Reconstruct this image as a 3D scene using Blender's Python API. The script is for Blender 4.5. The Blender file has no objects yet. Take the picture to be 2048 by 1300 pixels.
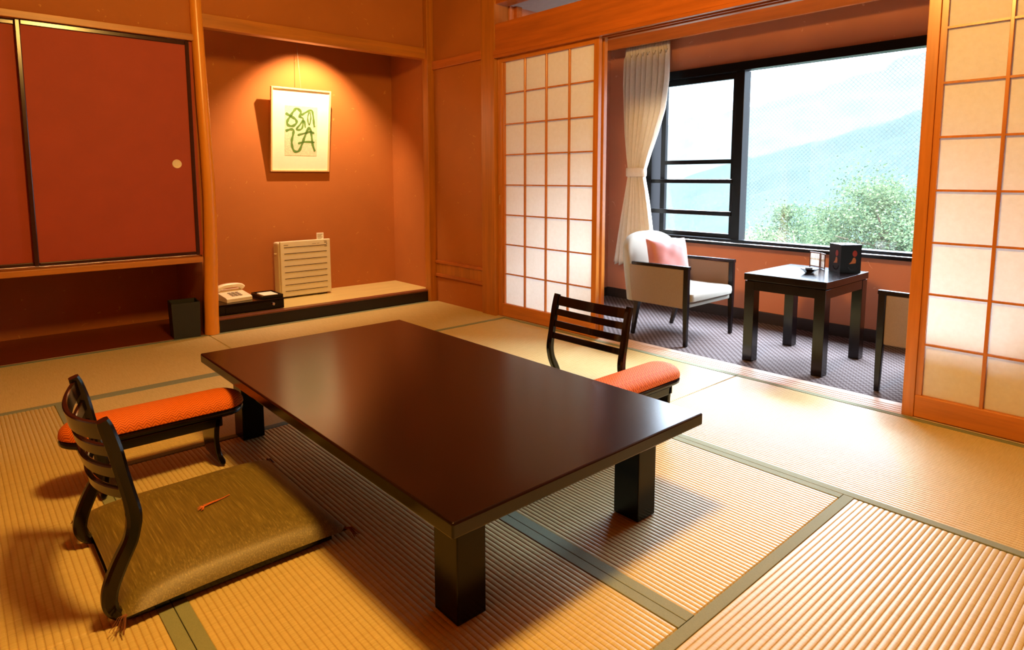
import bpy, bmesh, math, random
from mathutils import Vector, Matrix
random.seed(7)
PI = math.pi
sc = bpy.context.scene
C = sc.collection

# ------------------------------------------------------------------ camera
F_PX, PITCH, YAW, ROLL, PPY = 1277.6, 0.1106, 0.7265, -0.0010, 496.5
cam_data = bpy.data.cameras.new('camera')
cam = bpy.data.objects.new('camera', cam_data)
C.objects.link(cam)
_cy, _sy, _cp, _sp = math.cos(YAW), math.sin(YAW), math.cos(PITCH), math.sin(PITCH)
_F = Vector((_sy * _cp, _cy * _cp, -_sp))
_r = Vector((_cy, -_sy, 0))
_u = _r.cross(_F)
_R = _r * math.cos(ROLL) + _u * math.sin(ROLL)
_U = -_r * math.sin(ROLL) + _u * math.cos(ROLL)
cam.matrix_world = Matrix(((_R.x, _U.x, -_F.x, 0), (_R.y, _U.y, -_F.y, 0), (_R.z, _U.z, -_F.z, 1.0), (0, 0, 0, 1)))
cam_data.sensor_fit = 'HORIZONTAL'
cam_data.sensor_width = 36
cam_data.lens = 36 * F_PX / 2048
cam_data.shift_y = -(650 - PPY) / 2048.0
cam_data.clip_start = 0.02
cam_data.clip_end = 3000
sc.camera = cam

# ------------------------------------------------------------------ world, lights, exposure
SKY = 112.0
w = bpy.data.worlds.new('overcast_sky')
sc.world = w
w.use_nodes = True
bg = w.node_tree.nodes['Background']
bg.inputs['Color'].default_value = (0.82, 0.95, 1.16, 1)
# bright cloud overhead, dimming into mist towards the horizon
_n, _l = w.node_tree.nodes, w.node_tree.links
_tc = _n.new('ShaderNodeTexCoord')
_sx = _n.new('ShaderNodeSeparateXYZ')
_mr = _n.new('ShaderNodeMapRange')
_mr.interpolation_type = 'SMOOTHSTEP'
_l.new(_tc.outputs['Generated'], _sx.inputs[0])
_l.new(_sx.outputs['Z'], _mr.inputs['Value'])
_mr.inputs['From Min'].default_value = .20
_mr.inputs['From Max'].default_value = .70
_mr.inputs['To Min'].default_value = 5.0
_mr.inputs['To Max'].default_value = SKY
_l.new(_mr.outputs[0], bg.inputs['Strength'])


def light(name, kind, loc, energy, color, **kw):
    d = bpy.data.lights.new(name, kind)
    d.energy = energy
    d.color = color
    for k, v in kw.items():
        setattr(d, k, v)
    o = bpy.data.objects.new(name, d)
    C.objects.link(o)
    o.location = loc
    return o


WARM = (1.0, 0.55, 0.12)
light('ceiling_lamp_light', 'POINT', (0.85, 1.1, 2.34), 255, WARM, shadow_soft_size=0.17)
sp = light('alcove_spot_light', 'SPOT', (2.17, 4.44, 2.06), 150, (1.0, 0.64, 0.38), spot_size=math.radians(100), spot_blend=0.65, shadow_soft_size=0.012)
sp.rotation_euler = (math.radians(27), 0, 0)
po = light('window_portal', 'AREA', (4.32, 1.96, 1.16), 1, (1, 1, 1), shape='RECTANGLE', size=1.25, size_y=2.3)
po.data.cycles.is_portal = True
po.rotation_euler = (0, math.radians(90), 0)

sc.view_settings.view_transform = 'Standard'
sc.view_settings.look = 'None'
sc.view_settings.gamma = 1.0
sc.view_settings.exposure = 0.0
sc.view_settings.use_curve_mapping = False
sc.cycles.use_denoising = True
sc.cycles.max_bounces = 10
sc.cycles.diffuse_bounces = 6
sc.cycles.glossy_bounces = 4
sc.cycles.transmission_bounces = 6
sc.cycles.transparent_max_bounces = 12
sc.cycles.sample_clamp_indirect = 8


# ------------------------------------------------------------------ materials
def lin(c):
    return tuple(((v / 255) / 12.92 if v / 255 <= .04045 else ((v / 255 + .055) / 1.055) ** 2.4) for v in c) + (1,)


class NT:
    def __init__(s, name):
        s.m = bpy.data.materials.new(name)
        s.m.use_nodes = True
        s.n = s.m.node_tree.nodes
        s.l = s.m.node_tree.links
        s.n.clear()
        s.out = s.n.new('ShaderNodeOutputMaterial')

    def node(s, t, **kw):
        n = s.n.new(t)
        for k, v in kw.items():
            setattr(n, k, v)
        return n

    def set(s, n, i, v):
        if hasattr(v, 'is_output') or isinstance(v, bpy.types.NodeSocket):
            s.l.new(v, n.inputs[i])
        else:
            n.inputs[i].default_value = v

    def math(s, op, a, b=None, c=None):
        n = s.node('ShaderNodeMath', operation=op)
        s.set(n, 0, a)
        if b is not None:
            s.set(n, 1, b)
        if c is not None:
            s.set(n, 2, c)
        return n.outputs[0]

    def coords(s, scale=(1, 1, 1), kind='Object'):
        tc = s.node('ShaderNodeTexCoord')
        mp = s.node('ShaderNodeMapping')
        s.l.new(tc.outputs[kind], mp.inputs[0])
        mp.inputs['Scale'].default_value = scale
        return mp.outputs[0]

    def noise(s, vec, scale=5, detail=3, rough=.5):
        n = s.node('ShaderNodeTexNoise')
        s.l.new(vec, n.inputs['Vector'])
        n.inputs['Scale'].default_value = scale
        n.inputs['Detail'].default_value = detail
        n.inputs['Roughness'].default_value = rough
        return n.outputs['Fac']

    def ramp(s, fac, stops):
        r = s.node('ShaderNodeValToRGB')
        s.l.new(fac, r.inputs[0])
        e = r.color_ramp.elements
        while len(e) < len(stops):
            e.new(.5)
        for k, (p, c) in enumerate(stops):
            e[k].position = p
            e[k].color = c
        return r.outputs[0]

    def mix(s, fac, a, b):
        n = s.node('ShaderNodeMix', data_type='RGBA')
        s.set(n, 0, fac)
        s.set(n, 6, a)
        s.set(n, 7, b)
        return n.outputs[2]

    def bump(s, h, strength=.3, dist=.001):
        b = s.node('ShaderNodeBump')
        b.inputs['Strength'].default_value = strength
        b.inputs['Distance'].default_value = dist
        s.l.new(h, b.inputs['Height'])
        return b.outputs[0]

    def principled(s, color, rough=.5, normal=None, **kw):
        p = s.node('ShaderNodeBsdfPrincipled')
        s.set(p, 'Base Color', color)
        s.set(p, 'Roughness', rough)
        for k, v in kw.items():
            s.set(p, k, v)
        if normal is not None:
            s.l.new(normal, p.inputs['Normal'])
        s.l.new(p.outputs[0], s.out.inputs[0])
        return p


def plain(name, c, rough=.5, var=.12, scale=30, bump=.0, **kw):
    t = NT(name)
    v = t.coords()
    f = t.noise(v, scale, 3)
    c = c + (1,) if len(c) == 3 else c
    a = tuple(x * (1 - var) for x in c[:3]) + (1,)
    b = tuple(min(1, x * (1 + var)) for x in c[:3]) + (1,)
    col = t.ramp(f, [(.3, a), (.7, b)])
    t.principled(col, rough, t.bump(f, bump, .002) if bump else None, **kw)
    return t.m


def wood(name, c, axis=2, rough=.35, var=.22, grain=1.0, **kw):
    t = NT(name)
    s = [22, 22, 22]
    s[axis] = 1.3
    v = t.coords(tuple(x * grain for x in s))
    f = t.noise(v, 1.6, 5, .6)
    g = t.noise(t.coords((2, 2, 2)), 1.2, 2)
    a = tuple(x * (1 - var) for x in c) + (1,)
    b = tuple(min(1, x * (1 + var)) for x in c) + (1,)
    col = t.ramp(f, [(.3, a), (.7, b)])
    col = t.mix(t.math('MULTIPLY', g, .25), col, tuple(x * .75 for x in c) + (1,))
    t.principled(col, rough, t.bump(f, .08, .001), **kw)
    return t.m


def plaster(name, c):
    """ fibre-flecked clay-paper wall """
    t = NT(name)
    v = t.coords()
    f = t.noise(v, 3, 3)
    a = tuple(x * .94 for x in c) + (1,)
    b = tuple(min(1, x * 1.05) for x in c) + (1,)
    base = t.ramp(f, [(.3, a), (.7, b)])
    # straw flecks: rare spots of a stretched cell pattern
    vo = t.node('ShaderNodeTexVoronoi')
    d = t.noise(v, 6, 2)
    dis = t.node('ShaderNodeVectorMath', operation='SCALE')
    add = t.node('ShaderNodeVectorMath', operation='ADD')
    nz = t.node('ShaderNodeTexNoise')
    nz.inputs['Scale'].default_value = 9
    t.l.new(v, nz.inputs['Vector'])
    t.l.new(nz.outputs['Color'], dis.inputs[0])
    dis.inputs['Scale'].default_value = .25
    t.l.new(v, add.inputs[0])
    t.l.new(dis.outputs[0], add.inputs[1])
    mp = t.node('ShaderNodeMapping')
    mp.inputs['Scale'].default_value = (.6, .6, 1.3)
    t.l.new(add.outputs[0], mp.inputs[0])
    t.l.new(mp.outputs[0], vo.inputs['Vector'])
    vo.inputs['Scale'].default_value = 17
    k = t.math('LESS_THAN', vo.outputs['Distance'], .11)
    rnd = t.node('ShaderNodeSeparateColor')
    t.l.new(vo.outputs['Color'], rnd.inputs[0])
    k = t.math('MULTIPLY', k, t.math('GREATER_THAN', rnd.outputs[0], .45))
    col = t.mix(t.math('MULTIPLY', k, .7), base, (min(1, c[0] * 1.35), c[1] * 1.9, c[2] * 2.4, 1))
    fine = t.noise(v, 220, 2)
    t.principled(col, .85, t.bump(t.math('ADD', fine, t.math('MULTIPLY', k, 1.5)), .12, .002))
    return t.m


WALLC = (.38, .118, .017)
M = {}
M['wall'] = plaster('terracotta_fibre_wall', WALLC)
M['side_wall'] = plaster('terracotta_side_wall', (.39, .122, .013))
M['veranda_wall'] = plaster('terracotta_veranda_wall', (.53, .195, .10))
M['ceiling'] = plain('pale_ceiling_board', (.42, .39, .35), .9, .05)
M['ceiling_wood'] = wood('ceiling_wood', (.24, .11, .035), 1)
M['post'] = wood('honey_post_wood', (.40, .138, .014), 2, .35)
M['log'] = wood('polished_log_wood', (.72, .28, .028), 2, .3, .16, .5)
M['beam'] = wood('reddish_beam_wood', (.42, .115, .016), 1, .35)
M['beam_x'] = wood('honey_rail_wood', (.43, .155, .018), 0, .4)
M['shoji_wood'] = wood('shoji_cedar', (.48, .16, .022), 2, .27, **{'Specular IOR Level': .75})
M['shoji_wood_h'] = wood('shoji_cedar_horizontal', (.50, .17, .024), 1, .4)
M['sill'] = wood('pale_sill_wood', (.62, .46, .34), 1, .4, .1)
M['board_x'] = wood('alcove_board_wood', (.66, .53, .21), 0, .35, .1)
M['dark_board'] = wood('reddish_floor_board', (.17, .032, .008), 0, .35, .1)
M['red_panel'] = plain('red_fusuma_paper', (.32, .040, .010), .7, .04, 8)
M['lacquer_frame'] = plain('dark_lacquer_frame', (.035, .010, .008), .18, .1)
M['lacquer'] = plain('black_brown_lacquer', (.004, .002, .0016), .2, .1, 60, **{'Specular IOR Level': .22})
M['gloss_lacquer'] = plain('glossy_black_lacquer', (.004, .0022, .0016), .13, .1, 60, **{'Specular IOR Level': .4})
M['kamachi'] = plain('black_platform_edge_lacquer', (.006, .003, .002), .35, .1)
M['kamachi_edge'] = plain('brown_platform_lip', (.16, .05, .025), .3, .1)
M['armchair_wood'] = plain('dark_stained_chair_wood', (.005, .0026, .0028), .25, .1, 60, **{'Specular IOR Level': .35})
M['coffee_wood'] = plain('dark_espresso_wood', (.006, .0028, .0026), .17, .15, 60, **{'Specular IOR Level': .4})
M['beige_fabric'] = plain('beige_weave', (.185, .128, .092), .9, .08, 300, .3)
M['cream_fabric'] = plain('cream_weave', (.23, .20, .16), .9, .04, 300, .25)
M['pink'] = plain('salmon_pink_satin', (.38, .13, .105), .5, .08, 14, .2)
M['brass'] = plain('brass', (.75, .55, .25), .35, .05, **{'Metallic': .8})
M['ivory'] = plain('ivory_plastic', (.72, .62, .42), .45, .03)
M['phone'] = plain('pale_phone_plastic', (.80, .72, .55), .4, .03)
M['phone_dark'] = plain('grey_phone_keys', (.30, .26, .22), .5, .05)
M['purifier'] = plain('champagne_purifier_metal', (.66, .60, .42), .42, .04, 8)
M['slot'] = plain('dark_slot', (.05, .02, .012), .7)
M['paper_white'] = plain('white_note_paper', (.85, .82, .74), .8, .03)
M['bin'] = plain('matt_black_bin', (.010, .012, .010), .55, .1)
M['black_alu'] = plain('black_window_aluminium', (.002, .0018, .0022), .3, .1, **{'Specular IOR Level': .2})
M['baseboard'] = plain('dark_brown_baseboard', (.022, .011, .007), .5, .1)
M['frame_wood'] = wood('pale_picture_frame_wood', (.70, .48, .22), 2, .35, .1)
M['mat_board'] = plain('cream_mat_board', (.86, .80, .62), .9, .02)
M['stroke'] = plain('green_brush_ink', (.085, .19, .03), .8, .25, 25)
M['wire'] = plain('picture_wire', (.25, .16, .08), .4)
M['black_box'] = plain('black_cutout_box', (.002, .002, .0022), .35, .1, **{'Specular IOR Level': .2})
M['red_paper'] = plain('red_lantern_paper', (.20, .015, .006), .7)
M['orange_paper'] = plain('orange_lantern_paper', (.30, .10, .03), .7)
M['bowl'] = plain('black_ceramic', (.015, .013, .014), .25)
M['brown_frame'] = plain('dark_brown_lantern_wood', (.10, .035, .018), .4)
M['thread'] = plain('orange_red_thread', (.50, .12, .02), .7, .25, 60)
M['tassel'] = plain('brown_tassel_thread', (.16, .05, .015), .8, .2, 60)
M['chrome'] = plain('polished_steel', (.7, .7, .7), .2, .03, **{'Metallic': 1.0})
M['concrete'] = plain('subfloor', (.35, .25, .15), .9)
M['bark'] = plain('tree_bark', (.10, .07, .045), .9)
M['heri'] = plain('sage_tatami_border_cloth', (.20, .225, .135), .85, .08, 400, .3)


def rush(name, axis):
    """ woven rush: fine cross threads along the ridges, slow colour drift """
    t = NT(name)
    s = [1, 1, 1]
    v = t.coords()
    sep = t.node('ShaderNodeSeparateXYZ')
    t.l.new(v, sep.inputs[0])
    along, across = (sep.outputs[0], sep.outputs[1]) if axis == 0 else (sep.outputs[1], sep.outputs[0])
    st = [18, 18, 18]
    st[axis] = 500
    vv = t.coords(tuple(st))
    fine = t.noise(vv, 1.0, 2)
    big = t.noise(v, 2.2, 2)
    st2 = [60, 60, 60]
    st2[axis] = 1.5
    rowv = t.noise(t.coords(tuple(st2)), 1.0, 2)
    col = t.ramp(fine, [(.3, (.44, .345, .135, 1)), (.7, (.60, .50, .235, 1))])
    col = t.mix(t.math('MULTIPLY', rowv, .35), col, (.50, .36, .12, 1))
    col = t.mix(t.math('MULTIPLY', big, .25), col, (.57, .45, .21, 1))
    # ridge mask across the mat, left unconnected; groove shade is coloured separately
    g = t.math('ABSOLUTE', t.math('SINE', t.math('MULTIPLY', across, PI / .0148)))
    t.principled(col, .45, t.bump(fine, .5, .0006), **{'Specular IOR Level': .55})
    return t.m


M['rush_x'] = rush('tatami_rush_x', 0)
M['rush_y'] = rush('tatami_rush_y', 1)


def carpet():
    t = NT('woven_dot_carpet')
    v = t.coords()
    sep = t.node('ShaderNodeSeparateXYZ')
    t.l.new(v, sep.inputs[0])
    p = .0385
    cx = t.math('COSINE', t.math('MULTIPLY', sep.outputs[0], 2 * PI / p))
    cy = t.math('COSINE', t.math('MULTIPLY', sep.outputs[1], 2 * PI / p))
    f = t.math('MULTIPLY', cx, cy)
    n = t.noise(v, 260, 2)
    f = t.math('ADD', f, t.math('MULTIPLY', t.math('SUBTRACT', n, .5), .35))
    f = t.math('ADD', f, .18)
    col = t.ramp(f, [(.0, (.030, .010, .007, 1)), (.46, (.120, .093, .090, 1))])
    t.principled(col, .95, t.bump(n, .5, .003))
    return t.m


M['carpet'] = carpet()


def shoji_paper(name, c0, c1, thru):
    t = NT(name)
    v = t.coords()
    f = t.noise(v, 40, 4, .7)
    col = t.ramp(f, [(.3, c0), (.7, c1)])
    d = t.node('ShaderNodeBsdfDiffuse')
    tr = t.node('ShaderNodeBsdfTranslucent')
    t.l.new(col, d.inputs[0])
    t.l.new(col, tr.inputs[0])
    mx = t.node('ShaderNodeMixShader')
    mx.inputs[0].default_value = thru
    t.l.new(d.outputs[0], mx.inputs[1])
    t.l.new(tr.outputs[0], mx.inputs[2])
    t.l.new(mx.outputs[0], t.out.inputs[0])
    return t.m


M['shoji_paper'] = shoji_paper('shoji_paper', (.88, .85, .80, 1), (.93, .91, .87, 1), .47)
M['curtain'] = shoji_paper('beige_curtain_cloth', (.80, .72, .60, 1), (.86, .79, .68, 1), .22)


def glass(name, wired):
    t = NT(name)
    tr = t.node('ShaderNodeBsdfTransparent')
    tr.inputs[0].default_value = (.96, .985, .98, 1)
    gl = t.node('ShaderNodeBsdfGlossy')
    gl.inputs['Roughness'].default_value = .02
    mx = t.node('ShaderNodeMixShader')
    mx.inputs[0].default_value = .06
    t.l.new(tr.outputs[0], mx.inputs[1])
    t.l.new(gl.outputs[0], mx.inputs[2])
    res = mx.outputs[0]
    if wired:
        v = t.coords()
        sep = t.node('ShaderNodeSeparateXYZ')
        t.l.new(v, sep.inputs[0])
        k = None
        for sg in ('ADD', 'SUBTRACT'):
            q = t.math(sg, sep.outputs[1], t.math('MULTIPLY', sep.outputs[2], 1.0))
            q = t.math('PINGPONG', q, .0135)
            q = t.math('LESS_THAN', q, .00028)
            k = q if k is None else t.math('MAXIMUM', k, q)
        wi = t.node('ShaderNodeBsdfDiffuse')
        wi.inputs[0].default_value = (.30, .33, .33, 1)
        m2 = t.node('ShaderNodeMixShader')
        t.l.new(k, m2.inputs[0])
        t.l.new(res, m2.inputs[1])
        t.l.new(wi.outputs[0], m2.inputs[2])
        res = m2.outputs[0]
    t.l.new(res, t.out.inputs[0])
    return t.m


M['glass'] = glass('window_glass', False)
M['wired_glass'] = glass('wired_window_glass', True)


def silk():
    t = NT('gold_brown_slub_silk')
    v = t.coords((300, 8, 300))
    f = t.noise(v, 1.0, 4, .7)
    g = t.noise(t.coords((14, 14, 14)), 1, 2)
    col = t.ramp(f, [(.25, (.070, .049, .008, 1)), (.55, (.145, .107, .018, 1)), (.78, (.34, .28, .085, 1))])
    t.principled(col, .48, t.bump(f, .3, .001), **{'Sheen Weight': .25, 'Sheen Roughness': .4, 'Sheen Tint': (1, .7, .25, 1)})
    return t.m


M['silk'] = silk()


def chevron():
    t = NT('orange_chevron_brocade')
    v = t.coords()
    sep = t.node('ShaderNodeSeparateXYZ')
    t.l.new(v, sep.inputs[0])
    zig = t.math('PINGPONG', sep.outputs[0], .012)
    q = t.math('ADD', t.math('ADD', sep.outputs[1], t.math('MULTIPLY', sep.outputs[2], 1.0)), t.math('MULTIPLY', zig, 1.3))
    s = t.math('SINE', t.math('MULTIPLY', q, 2 * PI / .0125))
    f = t.math('MULTIPLY_ADD', s, .5, .5)
    col = t.ramp(f, [(.08, (.36, .055, .004, 1)), (.45, (.66, .155, .016, 1))])
    t.principled(col, .7, t.bump(f, .5, .0012), **{'Specular IOR Level': .2})
    return t.m


M['chevron'] = chevron()


def print_mat():
    t = NT('speckled_print_paper')
    v = t.coords()
    n = t.noise(v, 260, 4, .8)
    col = t.ramp(n, [(.42, (.42, .45, .30, 1)), (.58, (.78, .76, .50, 1))])
    t.principled(col, .9)
    return t.m


M['print'] = print_mat()


def leaf(name, a, b):
    t = NT(name)
    gi = t.node('ShaderNodeNewGeometry')
    r = t.ramp(gi.outputs['Random Per Island'], [(0, a + (1,)), (1, b + (1,))])
    d = t.node('ShaderNodeBsdfDiffuse')
    tr = t.node('ShaderNodeBsdfTranslucent')
    t.l.new(r, d.inputs[0])
    t.l.new(r, tr.inputs[0])
    mx = t.node('ShaderNodeMixShader')
    mx.inputs[0].default_value = .35
    t.l.new(d.outputs[0], mx.inputs[1])
    t.l.new(tr.outputs[0], mx.inputs[2])
    t.l.new(mx.outputs[0], t.out.inputs[0])
    return t.m


M['leaf_dark'] = leaf('green_leaves', (.014, .027, .015), (.056, .072, .035))
M['leaf_light'] = leaf('yellow_green_leaves', (.045, .06, .035), (.09, .095, .05))


def forest(name, a, b, sc_):
    t = NT(name)
    v = t.coords()
    f = t.noise(v, sc_, 6, .65)
    col = t.ramp(f, [(.35, a + (1,)), (.68, b + (1,))])
    t.principled(col, 1.0, **{'Specular IOR Level': 0.0})
    return t.m


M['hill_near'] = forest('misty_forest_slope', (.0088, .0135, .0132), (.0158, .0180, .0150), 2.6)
M['hill_far'] = forest('far_misty_slope', (.0175, .0205, .0190), (.0215, .0222, .0200), .8)  # distance haze is mixed into the slope colours, paler on the far one


# ------------------------------------------------------------------ mesh helpers
def box(bm, x0, x1, y0, y1, z0, z1, r=0.0, seg=2):
    t = bmesh.new() if r else bm
    vs = [t.verts.new((x, y, z)) for x in (x0, x1) for y in (y0, y1) for z in (z0, z1)]
    for f in ((0, 1, 3, 2), (4, 6, 7, 5), (0, 4, 5, 1), (2, 3, 7, 6), (0, 2, 6, 4), (1, 5, 7, 3)):
        t.faces.new([vs[i] for i in f])
    if r:
        bmesh.ops.bevel(t, geom=t.edges[:], offset=r, segments=seg, profile=.5, affect='EDGES')
        merge(bm, t)
    return bm


def merge(bm, t, M4=None):
    mp = {}
    for v in t.verts:
        mp[v] = bm.verts.new(M4 @ v.co if M4 else v.co)
    for f in t.faces:
        try:
            nf = bm.faces.new([mp[v] for v in f.verts])
            nf.smooth = f.smooth
        except ValueError:
            pass
    t.free()


def sweep(bm, pts, side, a, b, ch=.3, smooth=False):
    """ rectangular section swept along pts; side = fixed width direction, a = half width along it (number or list),
        b = half thickness across (number or list), ch = corner chamfer share """
    pts = [Vector(p) for p in pts]
    side = Vector(side).normalized()
    n = len(pts)
    rings = []
    for i, p in enumerate(pts):
        d = (pts[min(i + 1, n - 1)] - pts[max(i - 1, 0)]).normalized()
        nrm = d.cross(side).normalized()
        A = a[i] if isinstance(a, (list, tuple)) else a
        B = b[i] if isinstance(b, (list, tuple)) else b
        c = min(A, B) * ch
        sec = [(A - c, B), (-A + c, B), (-A, B - c), (-A, -B + c), (-A + c, -B), (A - c, -B), (A, -B + c), (A, B - c)]
        rings.append([bm.verts.new(p + side * s + nrm * t) for s, t in sec])
    for i in range(n - 1):
        for k in range(8):
            f = bm.faces.new((rings[i][k], rings[i][(k + 1) % 8], rings[i + 1][(k + 1) % 8], rings[i + 1][k]))
            f.smooth = smooth
    bm.faces.new(rings[0])
    bm.faces.new(rings[-1][::-1])
    return bm


def spline(pts, k=6):
    """ Catmull-Rom through tuples of any length """
    out = []
    P = [pts[0]] + list(pts) + [pts[-1]]
    for i in range(1, len(P) - 2):
        for j in range(k):
            t = j / k
            out.append(tuple(.5 * (2 * b + (c - a) * t + (2 * a - 5 * b + 4 * c - d) * t * t + (3 * b - a - 3 * c + d) * t ** 3)
                             for a, b, c, d in zip(P[i - 1], P[i], P[i + 1], P[i + 2])))
    out.append(tuple(pts[-1]))
    return out


def tube(bm, pts, r, n=8):
    pts = [Vector(p) for p in pts]
    rings = []
    up = Vector((0, 0, 1))
    for i, p in enumerate(pts):
        d = (pts[min(i + 1, len(pts) - 1)] - pts[max(i - 1, 0)]).normalized()
        s = d.cross(up)
        if s.length < .05:
            s = d.cross(Vector((1, 0, 0)))
        s.normalize()
        u = s.cross(d)
        R = r[i] if isinstance(r, (list, tuple)) else r
        rings.append([bm.verts.new(p + (s * math.cos(2 * PI * k / n) + u * math.sin(2 * PI * k / n)) * R) for k in range(n)])
    for i in range(len(pts) - 1):
        for k in range(n):
            f = bm.faces.new((rings[i][k], rings[i][(k + 1) % n], rings[i + 1][(k + 1) % n], rings[i + 1][k]))
            f.smooth = True
    bm.faces.new(rings[0][::-1])
    bm.faces.new(rings[-1])
    return bm


def lathe(bm, prof, c=(0, 0, 0), n=28, smooth=True):
    rings = []
    for r, z in prof:
        rings.append([bm.verts.new((c[0] + r * math.cos(2 * PI * k / n), c[1] + r * math.sin(2 * PI * k / n), c[2] + z)) for k in range(n)])
    for i in range(len(prof) - 1):
        for k in range(n):
            f = bm.faces.new((rings[i][k], rings[i][(k + 1) % n], rings[i + 1][(k + 1) % n], rings[i + 1][k]))
            f.smooth = smooth
    bm.faces.new(rings[0][::-1])
    bm.faces.new(rings[-1])
    return bm


def stadium(L, W, n=12):
    r = W / 2
    h = L / 2 - r
    out = []
    for k in range(n + 1):
        a = -PI / 2 + PI * k / n
        out.append((h + r * math.cos(a), r * math.sin(a)))
    for k in range(n + 1):
        a = PI / 2 + PI * k / n
        out.append((-h + r * math.cos(a), r * math.sin(a)))
    return out


def stack(bm, rings, smooth=True):
    """ closed solid from a list of same-length rings of 3D points """
    R = [[bm.verts.new(p) for p in ring] for ring in rings]
    n = len(R[0])
    for i in range(len(R) - 1):
        for k in range(n):
            f = bm.faces.new((R[i][k], R[i][(k + 1) % n], R[i + 1][(k + 1) % n], R[i + 1][k]))
            f.smooth = smooth
    bm.faces.new(R[0][::-1])
    f = bm.faces.new(R[-1])
    f.smooth = smooth
    return bm


def pillow(bm, lx, ly, h, n=22, flat=.25, pinch=0.0, wrinkle=0.0):
    """ stuffed cushion lying in the XY plane, bottom at z=0 """
    T, Bt = [], []
    for j in range(n + 1):
        v = -1 + 2 * j / n
        rt, rb = [], []
        for i in range(n + 1):
            u = -1 + 2 * i / n
            q = (max(0, 1 - abs(u) ** 4) * max(0, 1 - abs(v) ** 4)) ** .5
            px = 1 - pinch * (1 - abs(v)) * 0 - pinch * (1 - v * v) * abs(u) ** 3
            py = 1 - pinch * (1 - u * u) * abs(v) ** 3
            x, y = u * lx / 2 * px, v * ly / 2 * py
            wz = wrinkle * math.sin(9 * u + 5 * v * v) * math.sin(7 * v - 3 * u) * q
            rt.append((x, y, h * flat + h * (1 - flat) * q + wz))
            rb.append((x, y, h * flat * (1 - q)))
        T.append(rt)
        Bt.append(rb)
    VT = [[bm.verts.new(p) for p in r] for r in T]
    VB = [[(VT[j][i] if (i in (0, n) or j in (0, n)) and h * flat < 1e-6 else bm.verts.new(Bt[j][i])) for i in range(n + 1)] for j in range(n + 1)]
    for j in range(n):
        for i in range(n):
            bm.faces.new((VT[j][i], VT[j][i + 1], VT[j + 1][i + 1], VT[j + 1][i])).smooth = True
            bm.faces.new((VB[j][i], VB[j + 1][i], VB[j + 1][i + 1], VB[j][i + 1])).smooth = True
    bmesh.ops.remove_doubles(bm, verts=bm.verts[:], dist=1e-5)
    return bm


# ------------------------------------------------------------------ object helpers
def wm(o):
    m = o.matrix_basis.copy()
    while o.parent:
        o = o.parent
        m = o.matrix_basis @ m
    return m


def obj(name, bm, mat, parent=None, world=True, mods=None, edge=None):
    """ link ONE mesh object; world=True: vertices are given in room coordinates """
    bmesh.ops.recalc_face_normals(bm, faces=bm.faces[:])
    if parent is not None and world:
        bm.transform(wm(parent).inverted())
    me = bpy.data.meshes.new(name)
    bm.to_mesh(me)
    bm.free()
    me.materials.append(M[mat] if isinstance(mat, str) else mat)
    o = bpy.data.objects.new(name, me)
    C.objects.link(o)
    if parent is not None:
        o.parent = parent
    if any(p.use_smooth for p in me.polygons):
        me.set_sharp_from_angle(angle=math.radians(42))
    return o


def thing(name, label, cat, loc=(0, 0, 0), rotz=0, group=None, rot=None):
    o = bpy.data.objects.new(name, None)
    C.objects.link(o)
    o.location = loc
    o.rotation_euler = rot or (0, 0, rotz)
    o.empty_display_size = .1
    return tag(o, label, cat, group)


def tag(o, label, cat, group=None):
    o['label'] = label
    o['category'] = cat
    if group:
        o['group'] = group
    return o


def struct(name, bm, mat, parent=None):
    o = obj(name, bm, mat, parent)
    if parent is None:
        o['kind'] = 'structure'
    return o


def dup(root, loc, rotz, label, group=None):
    def cp(o, par):
        c = o.copy()
        C.objects.link(c)
        if par is not None:
            c.parent = par
        for ch in list(o.children):
            cp(ch, c)
        return c
    r = cp(root, None)
    r.location = loc
    r.rotation_euler = (0, 0, rotz)
    r['label'] = label
    if group:
        r['group'] = group
    return r


def B(*a, **k):
    return box(bmesh.new(), *a, **k)


def boxes(*lst, r=0.0):
    bm = bmesh.new()
    for b in lst:
        box(bm, *b, r=r)
    return bm


# ================================================================== STRUCTURE
XS = 2.955      # shoji wall plane
YT = 4.29       # alcove front plane
YB = 4.887      # alcove back wall
HC = 2.50       # room ceiling
XV = 4.18       # window wall
YV = 3.48       # veranda end wall

struct('floor', B(-1.7, 3.14, -1.7, 5.1, -.12, -.046), 'concrete')
struct('ceiling', B(-1.7, 3.0, -1.7, 5.1, HC, HC + .08), 'ceiling_wood')
struct('wall_left', B(-1.7, -1.6, -1.7, 5.1, -.05, HC), 'wall')
struct('wall_rear', B(-1.6, 4.4, -1.75, -1.6, -.05, HC), 'wall')
# wall over the cupboard and over the alcove opening (same plane), with their wooden rails
struct('wall_above_cupboard', B(-1.6, 1.205, 4.30, 4.40, 1.862, HC), 'wall')
struct('wall_above_alcove', B(1.205, XS, 4.30, 4.36, 1.998, HC), 'wall')
struct('trim_1', B(-1.6, 1.21, 4.27, 4.40, 1.826, 1.866, r=.003), 'beam_x')
struct('trim_2', B(1.22, 2.90, 4.275, 4.345, 1.918, 2.0, r=.003), 'beam_x')
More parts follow.
